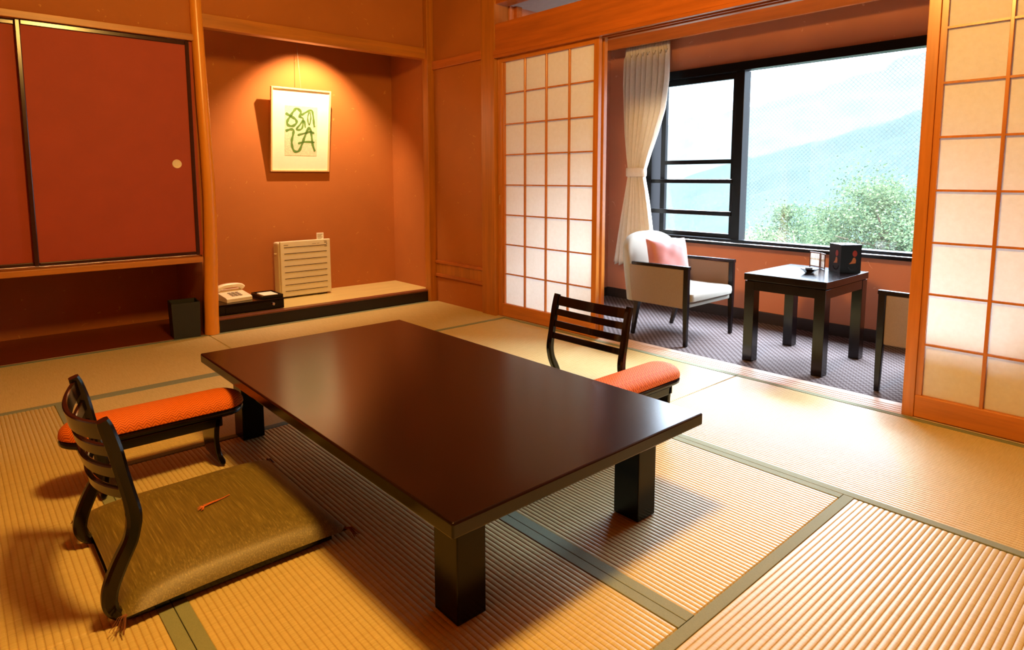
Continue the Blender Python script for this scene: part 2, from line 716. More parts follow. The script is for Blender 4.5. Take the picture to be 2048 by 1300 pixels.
# alcove box
struct('wall_alcove_back', B(1.25, 3.02, YB, YB + .1, -.05, HC), 'wall')
struct('wall_alcove_left', B(1.205, 1.27, 4.32, 4.96, -.05, 1.99), 'wall')
struct('wall_alcove_right', B(XS, 3.05, YT - .01, YB + .05, -.05, HC), 'wall')
struct('ceiling_alcove', B(1.205, XS, 4.36, YB, 2.24, 2.27), 'ceiling_wood')
struct('wall_under_cupboard', B(-1.6, 1.25, 4.95, 5.05, -.05, .55), 'wall')
struct('floor_under_cupboard', B(-1.6, 1.205, 4.295, 4.95, -.046, .003, r=.002), 'dark_board')
# alcove platform: lacquered front edge, lip and boarded top
pl = struct('floor_alcove', B(1.27, XS, 4.325, YB, -.02, .090), 'board_x')
struct('platform_front_edge', B(1.262, XS, 4.285, 4.33, -.044, .080), 'kamachi', pl)
struct('platform_lip', B(1.262, XS, 4.283, 4.345, .080, .0935, r=.003), 'kamachi_edge', pl)
# corner post, wall strip with two rails, broad post
struct('trim_3', B(2.893, XS, 4.246, YT + .03, -.044, HC, r=.004), 'post')
struct('wall_right', B(XS, 3.05, 3.62, 4.285, -.05, HC), 'side_wall')
struct('trim_4', B(2.935, XS + .005, 3.635, 4.246, 1.836, 1.90, r=.004), 'beam')
struct('trim_5', B(2.938, XS + .005, 3.635, 4.246, .313, .338, r=.004), 'beam')
struct('trim_6', B(2.938, XS + .005, 3.635, 4.246, .206, .231, r=.004), 'beam')
struct('trim_14', B(2.947, XS + .003, 3.635, 4.246, .231, .313), 'post')
struct('trim_7', B(2.938, 3.075, 3.492, 3.64, -.044, HC, r=.004), 'post')
# lintel with two running grooves, upper beam, top wall
bm = bmesh.new()
for x0, x1 in ((2.935, 2.963), (2.997, 3.009), (3.043, 3.08)):
    box(bm, x0, x1, -1.6, 3.50, 1.822, 1.842, r=.002)
box(bm, 2.935, 3.08, -1.6, 3.50, 1.842, 1.872)
struct('trim_8', bm, 'beam')
struct('trim_9', B(2.948, 3.068, -1.6, 3.495, 1.872, 2.056, r=.004), 'beam')
struct('trim_10', B(2.955, 3.06, -1.7, 3.64, 2.19, HC + .05), 'beam')
# sill with two grooves, flush with the mats
bm = bmesh.new()
box(bm, 2.967, 3.115, -1.6, 3.50, -.046, -.013)
for x0, x1 in ((2.967, 2.977), (2.984, 3.001), (3.008, 3.030), (3.037, 3.058), (3.065, 3.115)):
    box(bm, x0, x1, -1.6, 3.50, -.016, .0015, r=.0012, seg=1)
struct('trim_11', bm, 'sill')
# veranda shell
struct('ceiling_veranda', B(3.045, 4.4, -1.7, 3.58, 2.195, 2.26), 'ceiling')
struct('wall_veranda_end', B(3.075, 4.3, YV, YV + .1, -.05, 2.2), 'veranda_wall')
struct('wall_veranda_rear', B(3.075, 4.3, -1.6, -1.5, -.05, 2.2), 'veranda_wall')
WY0, WY1, WZ0, WZ1 = .82, 3.10, .54, 1.785
struct('wall_window', boxes((XV, XV + .16, -1.6, 3.56, -.05, WZ0 - .02), (XV, XV + .16, -1.6, 3.56, WZ1, 2.2),
                            (XV, XV + .16, WY1, 3.56, WZ0 - .02, WZ1), (XV, XV + .16, -1.6, WY0, WZ0 - .02, WZ1)), 'veranda_wall')
struct('baseboard_window', B(XV - .016, XV + .002, -1.5, YV, -.002, .075, r=.003), 'baseboard')
struct('baseboard_veranda', B(3.13, XV, YV - .014, YV + .002, -.002, .072, r=.003), 'baseboard')
struct('trim_12', B(3.96, 3.985, -1.5, YV, 1.978, 2.2, r=.003), 'beam')
struct('trim_13', B(3.112, 3.165, YV - .03, YV + .01, 0, 2.195, r=.003), M['beam'])
cp = struct('floor_veranda', B(3.112, XV, -1.6, YV + .02, -.05, -.001), 'carpet')

# ---- window: frame, mullion, sliding sash with its rails, glass, sill
wn = struct('window_1', boxes((4.155, 4.235, WY0, WY1, 1.728, WZ1), (4.235, 4.25, WY0, WY1, 1.745, WZ1), (4.155, 4.245, WY0, WY1, WZ0, .560),
                              (4.155, 4.30, 3.035, WY1, .56, 1.728), (4.155, 4.30, WY0, WY0 + .05, .56, 1.728)), 'black_alu')
struct('window_sill', boxes((4.125, 4.20, WY0, WY1 + .01, .516, .541), (4.10, 4.165, 1.2, 1.2005, .52, .521), r=.0), 'black_alu', wn)
struct('window_ledge', B(4.118, 4.156, WY0, WY1 + .01, .536, .5415, r=.001), 'chrome', wn)
struct('mullion', B(4.17, 4.26, 2.290, 2.352, .556, 1.73, r=.003), 'black_alu', wn)
sash = struct('sliding_sash', boxes((4.205, 4.235, 2.352, 2.39, .556, 1.73), (4.205, 4.235, 2.945, 2.985, .556, 1.73),
                                    (4.205, 4.235, 2.39, 2.945, 1.685, 1.73), (4.205, 4.235, 2.39, 2.945, .556, .592),
                                    (4.205, 4.235, 2.39, 2.945, 1.096, 1.126)), 'black_alu', wn)
struct('sash_glass', B(4.218, 4.222, 2.385, 2.95, .59, 1.69), 'glass', sash)
struct('guard_rail', B(4.16, 4.185, 2.352, 3.035, .955, .985, r=.004), 'black_alu', wn)
struct('guard_rail', B(4.16, 4.185, 2.352, 3.035, .723, .756, r=.004), 'black_alu', wn)
struct('fixed_glass', B(4.236, 4.242, WY0 + .04, 2.30, .555, 1.735), 'wired_glass', wn)

# ================================================================== TATAMI
RP = .0148


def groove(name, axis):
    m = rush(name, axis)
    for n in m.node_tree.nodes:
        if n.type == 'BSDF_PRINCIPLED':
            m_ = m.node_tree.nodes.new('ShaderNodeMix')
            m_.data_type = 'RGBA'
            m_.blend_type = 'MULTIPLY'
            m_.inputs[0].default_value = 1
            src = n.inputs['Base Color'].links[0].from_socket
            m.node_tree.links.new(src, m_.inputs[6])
            m_.inputs[7].default_value = (.88, .81, .70, 1)  # shade between the ridges, painted in by darkening the rush colour
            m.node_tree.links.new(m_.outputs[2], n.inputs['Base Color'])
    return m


M['groove_x'] = groove('tatami_groove_shade_x', 0)
M['groove_y'] = groove('tatami_groove_shade_y', 1)


def tatami(x0, x1, y0, y1, axis, label):
    g = .0008
    x0 += g; x1 -= g; y0 += g; y1 -= g
    t = thing('tatami_mat', label, 'tatami mat', ((x0 + x1) / 2, (y0 + y1) / 2, -.045), 0, 'tatami mats covering the floor')
    hb = .031
    # ribbed rush surface: real ridges running along the mat
    a0, a1 = (y0 + hb, y1 - hb) if axis == 0 else (x0 + hb, x1 - hb)
    l0, l1 = (x0, x1) if axis == 0 else (y0, y1)
    n = max(1, round((a1 - a0) / RP))
    prof = [(a0 - hb * .6, -.046), (a0 - hb * .6, -.003)]
    k = 8
    for i in range(n * k + 1):
        u = i / k
        z = -.0020 * (1 - abs(math.sin(PI * u)) ** .6)
        prof.append((a0 + (a1 - a0) * u / n, z))
    prof += [(a1 + hb * .6, -.003), (a1 + hb * .6, -.046)]
    bm = bmesh.new()
    e = .004
    ends = [(l0, -.004), (l0 + e, 0), (l1 - e, 0), (l1, -.004)]
    rows = []
    for L, dz in ends:
        rows.append([bm.verts.new((L, a, max(z + dz, -.046)) if axis == 0 else (a, L, max(z + dz, -.046))) for a, z in prof])
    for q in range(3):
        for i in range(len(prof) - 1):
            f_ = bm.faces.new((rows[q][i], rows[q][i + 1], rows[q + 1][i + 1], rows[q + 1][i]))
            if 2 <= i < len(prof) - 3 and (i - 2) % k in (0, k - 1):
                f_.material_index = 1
    low = []
    for L in (l0, l1):
        low.append([bm.verts.new((L, a, -.046) if axis == 0 else (a, L, -.046)) for a in (prof[0][0], prof[-1][0])])
    bm.faces.new(rows[0] )
    bm.faces.new(rows[3][::-1])
    ro = obj('rush_surface', bm, 'rush_x' if axis == 0 else 'rush_y', t)
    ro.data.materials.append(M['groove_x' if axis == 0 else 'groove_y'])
    for s in (0, 1):
        b0 = (y0 if s == 0 else y1 - hb) if axis == 0 else (x0 if s == 0 else x1 - hb)
        if axis == 0:
            bb = B(x0, x1, b0, b0 + hb, -.045, .0014, r=.0012)
        else:
            bb = B(b0, b0 + hb, y0, y1, -.045, .0014, r=.0012)
        obj('cloth_border', bb, 'heri', t)
    return t


x0_, x1_, x2_, x3_ = .333, 1.187, 2.063, 2.966
tatami(1.205, x3_, 3.385, 4.284, 0, 'tatami mat in front of the alcove platform, behind the low table')
tatami(-.60, 1.205, 3.385, 4.294, 0, 'tatami mat in front of the low space under the wall cupboard')
tatami(x2_, x3_, 1.597, 3.385, 1, 'tatami mat beside the left shoji screen, under the chair on the window side')
tatami(x2_, x3_, -.20, 1.597, 1, 'wide bright tatami mat along the right shoji screen, nearest the window light')
tatami(x0_, x2_, 2.490, 3.385, 0, 'tatami mat crosswise behind the far end of the low table')
tatami(-.62, x0_, 1.602, 3.385, 1, 'tatami mat at the left edge, behind the floor chair with the gold cushion')
tatami(x0_, x1_, .742, 2.490, 1, 'tatami mat under the gold cushion and the left half of the low table')
tatami(x1_, x2_, .742, 2.490, 1, 'tatami mat under the right half of the low table')
tatami(-.62, x0_, -.18, 1.602, 1, 'tatami mat corner at the bottom left edge of the photo')
tatami(x0_, x2_, -.155, .742, 0, 'tatami mat with ridges rising to the right, bottom right foreground')

# ================================================================== LOG POST (alcove post)
bm = bmesh.new()
pr = spline([(1.232, 4.292, .0016, .0445), (1.238, 4.292, .25, .042), (1.252, 4.292, .6, .0395), (1.258, 4.292, .95, .0375), (1.246, 4.292, 1.5, .036), (1.236, 4.292, 2.05, .0345), (1.232, 4.292, 2.5, .034)], 5)
tube(bm, [p[:3] for p in pr], [p[3] * (1 + .02 * math.sin(i * 1.7)) for i, p in enumerate(pr)], 24)
lp = obj('alcove_post', bm, 'log')
tag(lp, 'round polished log post between the red cupboard and the alcove', 'post')

# ================================================================== WALL CUPBOARD
cb = thing('wall_cupboard', 'hanging cupboard with red sliding doors left of the log post', 'cupboard', (.0, 4.62, .50))
obj('cabinet_body', boxes((-1.6, 1.205, 4.93, 4.95, .516, 1.826), (1.185, 1.205, 4.30, 4.95, .516, 1.826)), 'red_panel', cb)
obj('bottom_board', B(-1.6, 1.178, 4.20, 4.95, .480, .514, r=.003), 'beam_x', cb)


def fusuma(x0, x1, y, z0, z1, pull):
    d = obj('sliding_door', B(x0 + .01, x1 - .01, y, y + .018, z0 + .01, z1 - .01), 'red_panel', cb)
    f = .023
    obj('door_frame', boxes((x0, x0 + f, y - .006, y + .022, z0, z1), (x1 - f, x1, y - .006, y + .022, z0, z1),
                            (x0 + f, x1 - f, y - .006, y + .022, z0, z0 + .020), (x0 + f, x1 - f, y - .006, y + .022, z1 - .026, z1), r=.004), 'lacquer_frame', d)
    if pull:
        bm = bmesh.new()
        lathe(bm, [(.012, .004), (.020, .004), (.0235, .006), (.026, .0055), (.027, 0), (.027, -.003), (.02, -.003)], n=26)
        bm.transform(Matrix.Translation((x1 - .104, y + .001, 1.083)) @ Matrix.Rotation(PI / 2, 4, 'X'))
        obj('finger_pull', bm, 'ivory', d)
    return d


fusuma(.345, 1.186, 4.292, .520, 1.824, True)
fusuma(-.50, .375, 4.322, .520, 1.824, False)
fusuma(-1.36, -.46, 4.292, .520, 1.824, False)

# ================================================================== SHOJI


def shoji(x, ya, label, pull=None, glazed=False):
    """ screen with its front face at X = x, from Y = ya - .928 (near edge) to ya """
    t = thing('shoji_screen', label, 'sliding screen', (x, ya - .464, 0), 0, 'paper shoji screens in the lintel groove')
    y0, y1, z1 = ya - .928, ya, 1.832
    d = .030
    for a, b in ((y0, y0 + .038), (y1 - .044, y1)):
        obj('stile', B(x, x + d, a, b, .002, z1, r=.002), 'shoji_wood', t)
    obj('top_rail', B(x + .002, x + d - .002, y0 + .038, y1 - .044, 1.792, z1, r=.002), 'shoji_wood_h', t)
    obj('bottom_rail', B(x + .002, x + d - .002, y0 + .038, y1 - .044, .004, .098, r=.004), 'shoji_wood_h', t)
    if glazed:
        obj('glass_pane', B(x + .013, x + .017, y0 + .034, y1 - .040, .094, 1.796), 'glass', t)
        return t
    bm = bmesh.new()
    ga, gb = y0 + .038, y1 - .044
    gx = x + .008
    box(bm, gx, gx + .014, ga, ga + .007, .098, 1.792)
    box(bm, gx, gx + .014, gb - .022, gb, .098, 1.792)
    ga2, gb2 = ga + .007, gb - .022
    st = (gb2 - ga2) / 4
    for k in (1, 2, 3):
        box(bm, gx, gx + .014, ga2 + st * k - .0062, ga2 + st * k + .0062, .098, 1.792, r=.001, seg=1)
    for k in range(1, 8):
        z = .103 + (1.789 - .103) / 8 * k
        box(bm, gx + .001, gx + .0135, ga, gb, z - .0042, z + .0042)
    obj('lattice', bm, 'shoji_wood', t)
    obj('paper', B(gx + .0145, gx + .0152, ga - .004, gb + .004, .096, 1.795), 'shoji_paper', t)
    if pull:
        obj('pull_plate', B(x - .0015, x + .004, y1 - .026, y1 - .014, .81, .871, r=.001), 'brass', t)
    return t


shoji(2.966, 3.490, 'left shoji screen in the front groove, beside the broad post', True)
shoji(3.0115, 3.485, 'second sliding screen tucked directly behind the left shoji, showing only its wooden edge', None, True)
shoji(2.966, .858, 'right shoji screen, cut off by the right edge of the photo')

# ================================================================== LOW TABLE
TX0, TX1, TY0, TY1, TZ = .708, 1.612, .975, 2.635, .316
lt = thing('low_table', 'large low dark lacquer table in the middle of the tatami room', 'table', ((TX0 + TX1) / 2, (TY0 + TY1) / 2, 0))
TABLE = NT('satin_dark_lacquer')
_v = TABLE.coords()
_n = TABLE.noise(_v, 420, 2)
TABLE.principled(TABLE.ramp(TABLE.noise(_v, 5, 3), [(.3, (.007, .0024, .0015, 1)), (.7, (.010, .003, .002, 1))]), .21, TABLE.bump(_n, .03, .0006), **{'Specular IOR Level': .42})
M['table'] = TABLE.m
obj('tabletop', B(TX0, TX1, TY0, TY1, TZ - .036, TZ, r=.005, seg=3), 'table', lt)
ins = .075
obj('apron', boxes((TX0 + ins, TX1 - ins, TY0 + ins, TY0 + ins + .03, TZ - .07, TZ - .03), (TX0 + ins, TX1 - ins, TY1 - ins - .03, TY1 - ins, TZ - .07, TZ - .03),
                   (TX0 + ins, TX0 + ins + .03, TY0 + ins, TY1 - ins, TZ - .07, TZ - .03), (TX1 - ins - .03, TX1 - ins, TY0 + ins, TY1 - ins, TZ - .07, TZ - .03)), 'lacquer', lt)
for lx in (.788, 1.438):
    for ly in (1.070, 2.428):
        obj('leg', B(lx, lx + .082, ly, ly + .09, .0016, TZ - .03, r=.003), 'lacquer', lt)

# ================================================================== LEGLESS CHAIR
PROF = spline([(-.012, .474, .011), (-.006, .455, .0135), (.007, .403, .014), (.016, .352, .0135), (.027, .296, .0135), (.034, .256, .0145), (.035, .230, .0145),
               (.031, .206, .014), (.023, .180, .0145), (.003, .141, .0155), (-.014, .102, .0155), (-.022, .074, .0150), (-.023, .048, .0140), (-.013, .026, .0115),
               (.010, .0130, .0095), (.06, .0105, .0095), (.26, .0105, .0102), (.50, .0105, .0102)], 5)


def prof_x(z):
    best = min((p for p in PROF if p[0] < .06), key=lambda p: abs(p[1] - z))
    return best[0]


def legless_chair(label, loc, rz):
    t = thing('legless_chair', label, 'floor chair', loc, rz, 'black floor chairs at the low table')
    HW = .203
    for s in (-1, 1):
        bm = sweep(bmesh.new(), [(p[0], s * HW, p[1]) for p in PROF], (0, 1, 0), .0140, [p[2] * 1.08 for p in PROF], .45, True)
        obj('side_frame', bm, 'gloss_lacquer', t, False)
    for zc, hh in ((.446, .0215), (.3965, .0145), (.344, .0145), (.291, .0135)):
        pts = []
        for k in range(17):
            y = -HW + 2 * HW * k / 16
            bul = .046 * (1 - (y / HW) ** 2)
            x = prof_x(zc) - bul
            pts.append((x, y, zc + .002 - .016 * (1 - (y / HW) ** 2)))
        lean = Vector((-.20, 0, 1))
        bm = sweep(bmesh.new(), pts, lean, hh, .0058, .4, True)
        obj('back_slat', bm, 'gloss_lacquer', t, False)
    obj('seat_board', B(.0, .485, -HW + .008, HW - .008, .006, .015), 'gloss_lacquer', t, False)
    return t


zc1 = legless_chair('black ladder-back floor chair on the left, holding the gold-brown cushion', (.235, 1.797, .0016), 0)
zc2 = dup(zc1, (2.036, 1.790, .0016), PI, 'black ladder-back floor chair on the far side of the table, toward the window')


def zabuton(label, loc, rz):
    t = thing('floor_cushion', label, 'cushion', loc, rz, 'floor cushions on the legless chairs')
    bm = pillow(bmesh.new(), .545, .585, .060, 26, .12, .03)
    obj('cover', bm, 'silk', t, False)
    rnd = random.Random(3)
    bm = bmesh.new()
    for k in range(4):
        pts = []
        for j in range(9):
            u = j / 8
            pts.append((-.02 + .075 * u + rnd.uniform(-.002, .002), -.008 + .014 * u + .010 * u * u + .003 * k * (1 - u), .0640 + .001 * math.sin(6 * u)))
        tube(bm, pts, .0011, 5)
    for k in range(12):
        a = rnd.uniform(2.2, 4.4)
        L = rnd.uniform(.012, .022)
        p = (-.02, -.010, .0645)
        tube(bm, [p, (p[0] + L * .5 * math.cos(a), p[1] + L * .5 * math.sin(a), .067), (p[0] + L * math.cos(a), p[1] + L * math.sin(a), .0645)], .0008, 4)
    obj('centre_tuft', bm, 'thread', t, False)
    for sx in (-1, 1):
        for sy in (-1, 1):
            bm = bmesh.new()
            for k in range(14):
                a = math.atan2(sy, sx) + rnd.uniform(-.55, .55)
                L = rnd.uniform(.028, .045)
                p = (sx * .262, sy * .282, .010)
                tube(bm, [p, (p[0] + L * .5 * math.cos(a), p[1] + L * .5 * math.sin(a), .012), (p[0] + L * math.cos(a), p[1] + L * math.sin(a), -.010)], .0008, 4)
            obj('corner_tassel', bm, 'tassel', t, False)
    return t


zb1 = zabuton('gold-brown silk floor cushion on the left floor chair', (.502, 1.847, .0225), 0)
dup(zb1, (1.775, 1.755, .0225), PI, 'floor cushion on the window-side floor chair, hidden behind the table')


def armrest(label, loc, rz):
    t = thing('armrest_stand', label, 'armrest', loc, rz, 'orange padded armrest stands')
    L, W = .552, .165
    bm = bmesh.new()
    rings = []
    for i in range(9):
        u = i / 8
        ins_ = .5 * W * (1 - math.cos(u * PI / 2)) * .94
        z = .201 + .048 * math.sin(u * PI / 2) ** .8
        rings.append([(x, y, z) for x, y in stadium(L - 2 * ins_, max(.01, W - 2 * ins_), 10)])
    base = [[(x, y, .195) for x, y in stadium(L - .02, W - .02, 10)]]
    stack(bm, base + rings)
    obj('pad', bm, 'chevron', t, False)
    bm = bmesh.new()
    stack(bm, [[(x, y, z) for x, y in stadium(L - i_, W - i_, 10)] for z, i_ in ((.171, .05), (.173, .02), (.179, .004), (.190, .0), (.195, .006))], True)
    obj('pad_board', bm, 'gloss_lacquer', t, False)
    obj('rail', boxes((-.185, .185, -.070, -.054, .141, .172), (-.185, .185, .054, .070, .141, .172), r=.003), 'gloss_lacquer', t, False)
    for s in (-1, 1):
        pr_ = spline([(.172, .172, .010), (.166, .140, .009), (.163, .10, .0085), (.165, .065, .0085), (.170, .034, .009), (.177, .014, .010), (.181, .0055, .005)], 4)
        bm = sweep(bmesh.new(), [(s * p[0], 0, p[1]) for p in pr_], (0, 1, 0), [.070 + .010 * max(0, 1 - p[1] / .05) for p in pr_], [p[2] for p in pr_], .3, True)
        obj('leg', bm, 'gloss_lacquer', t, False)
    return t


ar1 = armrest('orange chevron armrest stand beyond the left floor chair, near the table leg', (.484, 2.335, .002), 0)
dup(ar1, (1.932, 1.489, .002), PI + math.radians(.5), 'orange armrest stand beside the window-side floor chair, half behind the table')

# ================================================================== ALCOVE OBJECTS
# picture: top leans away from the wall on its wire
yt_, yb_, zt_, zb_ = 4.790, 4.868, 1.674, 1.046
tilt = math.atan2(yb_ - yt_, zt_ - zb_)
PW, PH = .474, math.hypot(yb_ - yt_, zt_ - zb_)
pf = thing('framed_print', 'framed green calligraphic print hanging in the alcove under a spotlight', 'picture', (2.109, yb_, zb_), 0, rot=(tilt, 0, 0))
f = .013
obj('frame', boxes((-PW / 2, -PW / 2 + f, -.012, .012, 0, PH), (PW / 2 - f, PW / 2, -.012, .012, 0, PH),
                   (-PW / 2 + f, PW / 2 - f, -.012, .012, 0, f), (-PW / 2 + f, PW / 2 - f, -.012, .012, PH - f, PH), r=.002), 'frame_wood', pf, False)
mb = obj('mat_board', B(-PW / 2 + .008, PW / 2 - .008, -.001, .009, .008, PH - .008), 'mat_board', pf, False)


def uv(px, py):
    return (-PW / 2 + PW * (px - 130) / 770.0, PH * (1 - (py - 105) / 1080.0))


a, b = uv(308, 973), uv(727, 330)
pr_o = obj('print', B(a[0], b[0], -.0022, -.0008, a[1], b[1]), 'print', pf, False)
strokes = [([(315, 430), (375, 462), (440, 500), (455, 545), (405, 590), (345, 578), (338, 530), (372, 470), (415, 400), (455, 362), (508, 400), (492, 462)], 11),
           ([(478, 462), (540, 488), (505, 560), (455, 628), (500, 632), (532, 600), (540, 525), (555, 520), (570, 605)], 8),
           ([(515, 445), (580, 400), (645, 372), (668, 430), (682, 545), (692, 590)], 9),
           ([(615, 400), (598, 470), (610, 545), (626, 555), (640, 470), (628, 395)], 6),
           ([(318, 660), (370, 635), (415, 642), (412, 700), (396, 780), (402, 850), (432, 915), (492, 908), (532, 815), (570, 705), (620, 600), (650, 685), (670, 820), (702, 912)], 11),
           ([(470, 705), (560, 677), (630, 655), (690, 672)], 9),
           ([(478, 815), (560, 790), (695, 790)], 9)]
for pts, wd in strokes:
    P = spline([uv(*p) for p in pts], 6)
    bm = bmesh.new()
    last = None
    for i, p in enumerate(P):
        q0, q1 = P[max(0, i - 1)], P[min(len(P) - 1, i + 1)]
        dx, dz = q1[0] - q0[0], q1[1] - q0[1]
        L = math.hypot(dx, dz) or 1
        hw = 1.3 * wd * PW / 770 * (1 + .2 * math.sin(i * .9)) * (.6 if i in (0, len(P) - 1) else 1)
        ring = [bm.verts.new((p[0] - dz / L * hw * s, y, p[1] + dx / L * hw * s)) for s, y in ((1, -.0030), (-1, -.0030), (-1, -.0022), (1, -.0022))]
        if last:
            for k in range(4):
                bm.faces.new((last[k], last[(k + 1) % 4], ring[(k + 1) % 4], ring[k]))
        last = ring
    obj('brush_stroke', bm, 'stroke', pr_o, False)
obj('picture_wire', tube(bmesh.new(), [(2.109, 4.800, 1.66), (2.109, 4.842, 1.95), (2.109, 4.884, 2.235)], .0013, 6), 'wire', pf)

# lacquer phone stand with drawer
ps = thing('lacquer_stand', 'low black lacquer stand with a drawer on the alcove platform', 'stand', (1.51, 4.48, .0935))
obj('stand_body', B(1.288, 1.735, 4.357, 4.63, .0938, .157, r=.004), 'gloss_lacquer', ps)
obj('stand_top', B(1.282, 1.742, 4.350, 4.64, .157, .167, r=.004), 'gloss_lacquer', ps)
dr = obj('drawer', B(1.34, 1.70, 4.352, 4.36, .102, .150, r=.003), 'gloss_lacquer', ps)
obj('knob', lathe(bmesh.new(), [(.004, 0), (.004, .006), (.009, .010), (.010, .013), (.006, .017)], n=16), 'chrome', dr, False)
k_ = dr.children[0]
k_.data.transform(Matrix.Translation(Vector((1.655, 4.353, .132)) - ps.location) @ Matrix.Rotation(PI / 2, 4, 'X'))

ph = thing('telephone', 'pale desk telephone on the black lacquer stand beside the log post', 'telephone', (1.438, 4.505, .1685), math.radians(8))
bm = bmesh.new()
sec = [(-.10, .0), (-.10, .022), (-.085, .030), (.02, .048), (.095, .060), (.10, .050), (.10, .0)]
stack(bm, [[(x, y, z) for y, z in sec] for x in (-.088, -.084, .084, .088)], False)
obj('phone_body', bm, 'phone', ph, False)
hs = spline([(-.075, .066), (-.055, .082), (-.02, .090), (.03, .090), (.07, .084), (.09, .066)], 4)
bm = sweep(bmesh.new(), [(x * 1.1, .055, z) for x, z in hs], (0, 1, 0), .021, [.014 if i in range(4, len(hs) - 4) else .017 for i in range(len(hs))], .5, True)
obj('handset', bm, 'phone', ph, False)
bm = bmesh.new()
for i in range(3):
    for j in range(4):
        z = .030 + (.018) * ((-.065 + j * .02 + .085) / .105)
        box(bm, -.035 + i * .026, -.017 + i * .026, -.07 + j * .021, -.056 + j * .021, z, z + .006, r=.001, seg=1)
obj('keypad', bm, 'phone_dark', ph, False)

tr = thing('memo_tray', 'small black tray with a white memo pad on the lacquer stand', 'tray', (1.662, 4.475, .1675))
bm = bmesh.new()
box(bm, -.070, .070, -.10, .10, 0, .006)
for s in (-1, 1):
    box(bm, s * .070 - .004, s * .070 + .004, -.104, .104, 0, .022, r=.002)
    box(bm, -.070, .070, s * .100 - .004, s * .100 + .004, 0, .022, r=.002)
obj('tray_body', bm, 'gloss_lacquer', tr, False)
mp_ = obj('memo_pad', B(1.612, 1.712, 4.405, 4.535, .1742, .188, r=.001), 'paper_white')
tag(mp_, 'white memo pad lying in the small black tray', 'memo pad')
pn = obj('pen', tube(bmesh.new(), [(1.612, 4.556, .181), (1.70, 4.560, .181), (1.718, 4.561, .181)], [.005, .005, .002], 10), 'lacquer')
tag(pn, 'dark pen lying along the back of the memo tray', 'pen')

ap = thing('air_purifier', 'flat beige air purifier with slatted front standing in the alcove', 'air purifier', (2.05, 4.74, .0935))
obj('purifier_body', B(1.842, 2.236, 4.70, 4.80, .100, .515, r=.012), 'purifier', ap)
fp = obj('front_panel', B(1.850, 2.250, 4.682, 4.704, .104, .524, r=.006), 'purifier', ap)
bm = bmesh.new()
for k in range(8):
    z = .478 - k * .0475
    box(bm, 1.879, 2.218, 4.6805, 4.6835, z - .0022, z + .0022)
obj('air_slots', bm, 'slot', fp)
bm = bmesh.new()
for (x0, x1, z0, z1) in ((1.878, 1.912, .494, .497), (2.10, 2.13, .493, .495), (2.14, 2.16, .494, .496), (2.195, 2.22, .508, .510), (2.20, 2.222, .496, .501), (2.202, 2.21, .466, .471), (2.214, 2.22, .466, .472), (2.216, 2.222, .484, .490)):
    obj('control_mark', B(x0, x1, 4.6812, 4.6835, z0, z1), 'slot', fp)
obj('side_hook', B(1.824, 1.845, 4.73, 4.745, .425, .435, r=.003), 'ivory', ap)
for x in (1.90, 2.15):
    obj('foot', B(x, x + .07, 4.70, 4.80, .0936, .102), 'slot', ap)
cd = obj('notice_card', boxes((2.155, 2.212, 4.716, 4.718, .516, .572), r=0), 'paper_white')
tag(cd, 'small white notice card standing on top of the air purifier', 'card')
bm = bmesh.new()
for k in range(6):
    box(bm, 2.162, 2.205 - (k % 3) * .006, 4.7150, 4.7162, .560 - k * .007, .5622 - k * .007)
obj('printed_lines', bm, 'phone_dark', cd)

bn = thing('waste_bin', 'square black waste bin at the foot of the log post', 'waste bin', (1.09, 4.355, 0.003))
bm = bmesh.new()
o_, i_ = .079, .073
stack(bm, [[(-o_ + .004, -o_, 0), (o_ - .004, -o_, 0), (o_ - .004, o_, 0), (-o_ + .004, o_, 0)],
           [(-o_ - .002, -o_ - .003, .222), (o_ + .002, -o_ - .003, .222), (o_ + .002, o_ + .003, .222), (-o_ - .002, o_ + .003, .222)],
           [(-i_, -i_, .222), (i_, -i_, .222), (i_, i_, .222), (-i_, i_, .222)],
           [(-i_ + .004, -i_ + .004, .01), (i_ - .004, -i_ + .004, .01), (i_ - .004, i_ - .004, .01), (-i_ + .004, i_ - .004, .01)]], False)
obj('bin_body', bm, 'bin', bn, False)
bn.rotation_euler = (0, 0, math.radians(-6))

# ================================================================== VERANDA FURNITURE


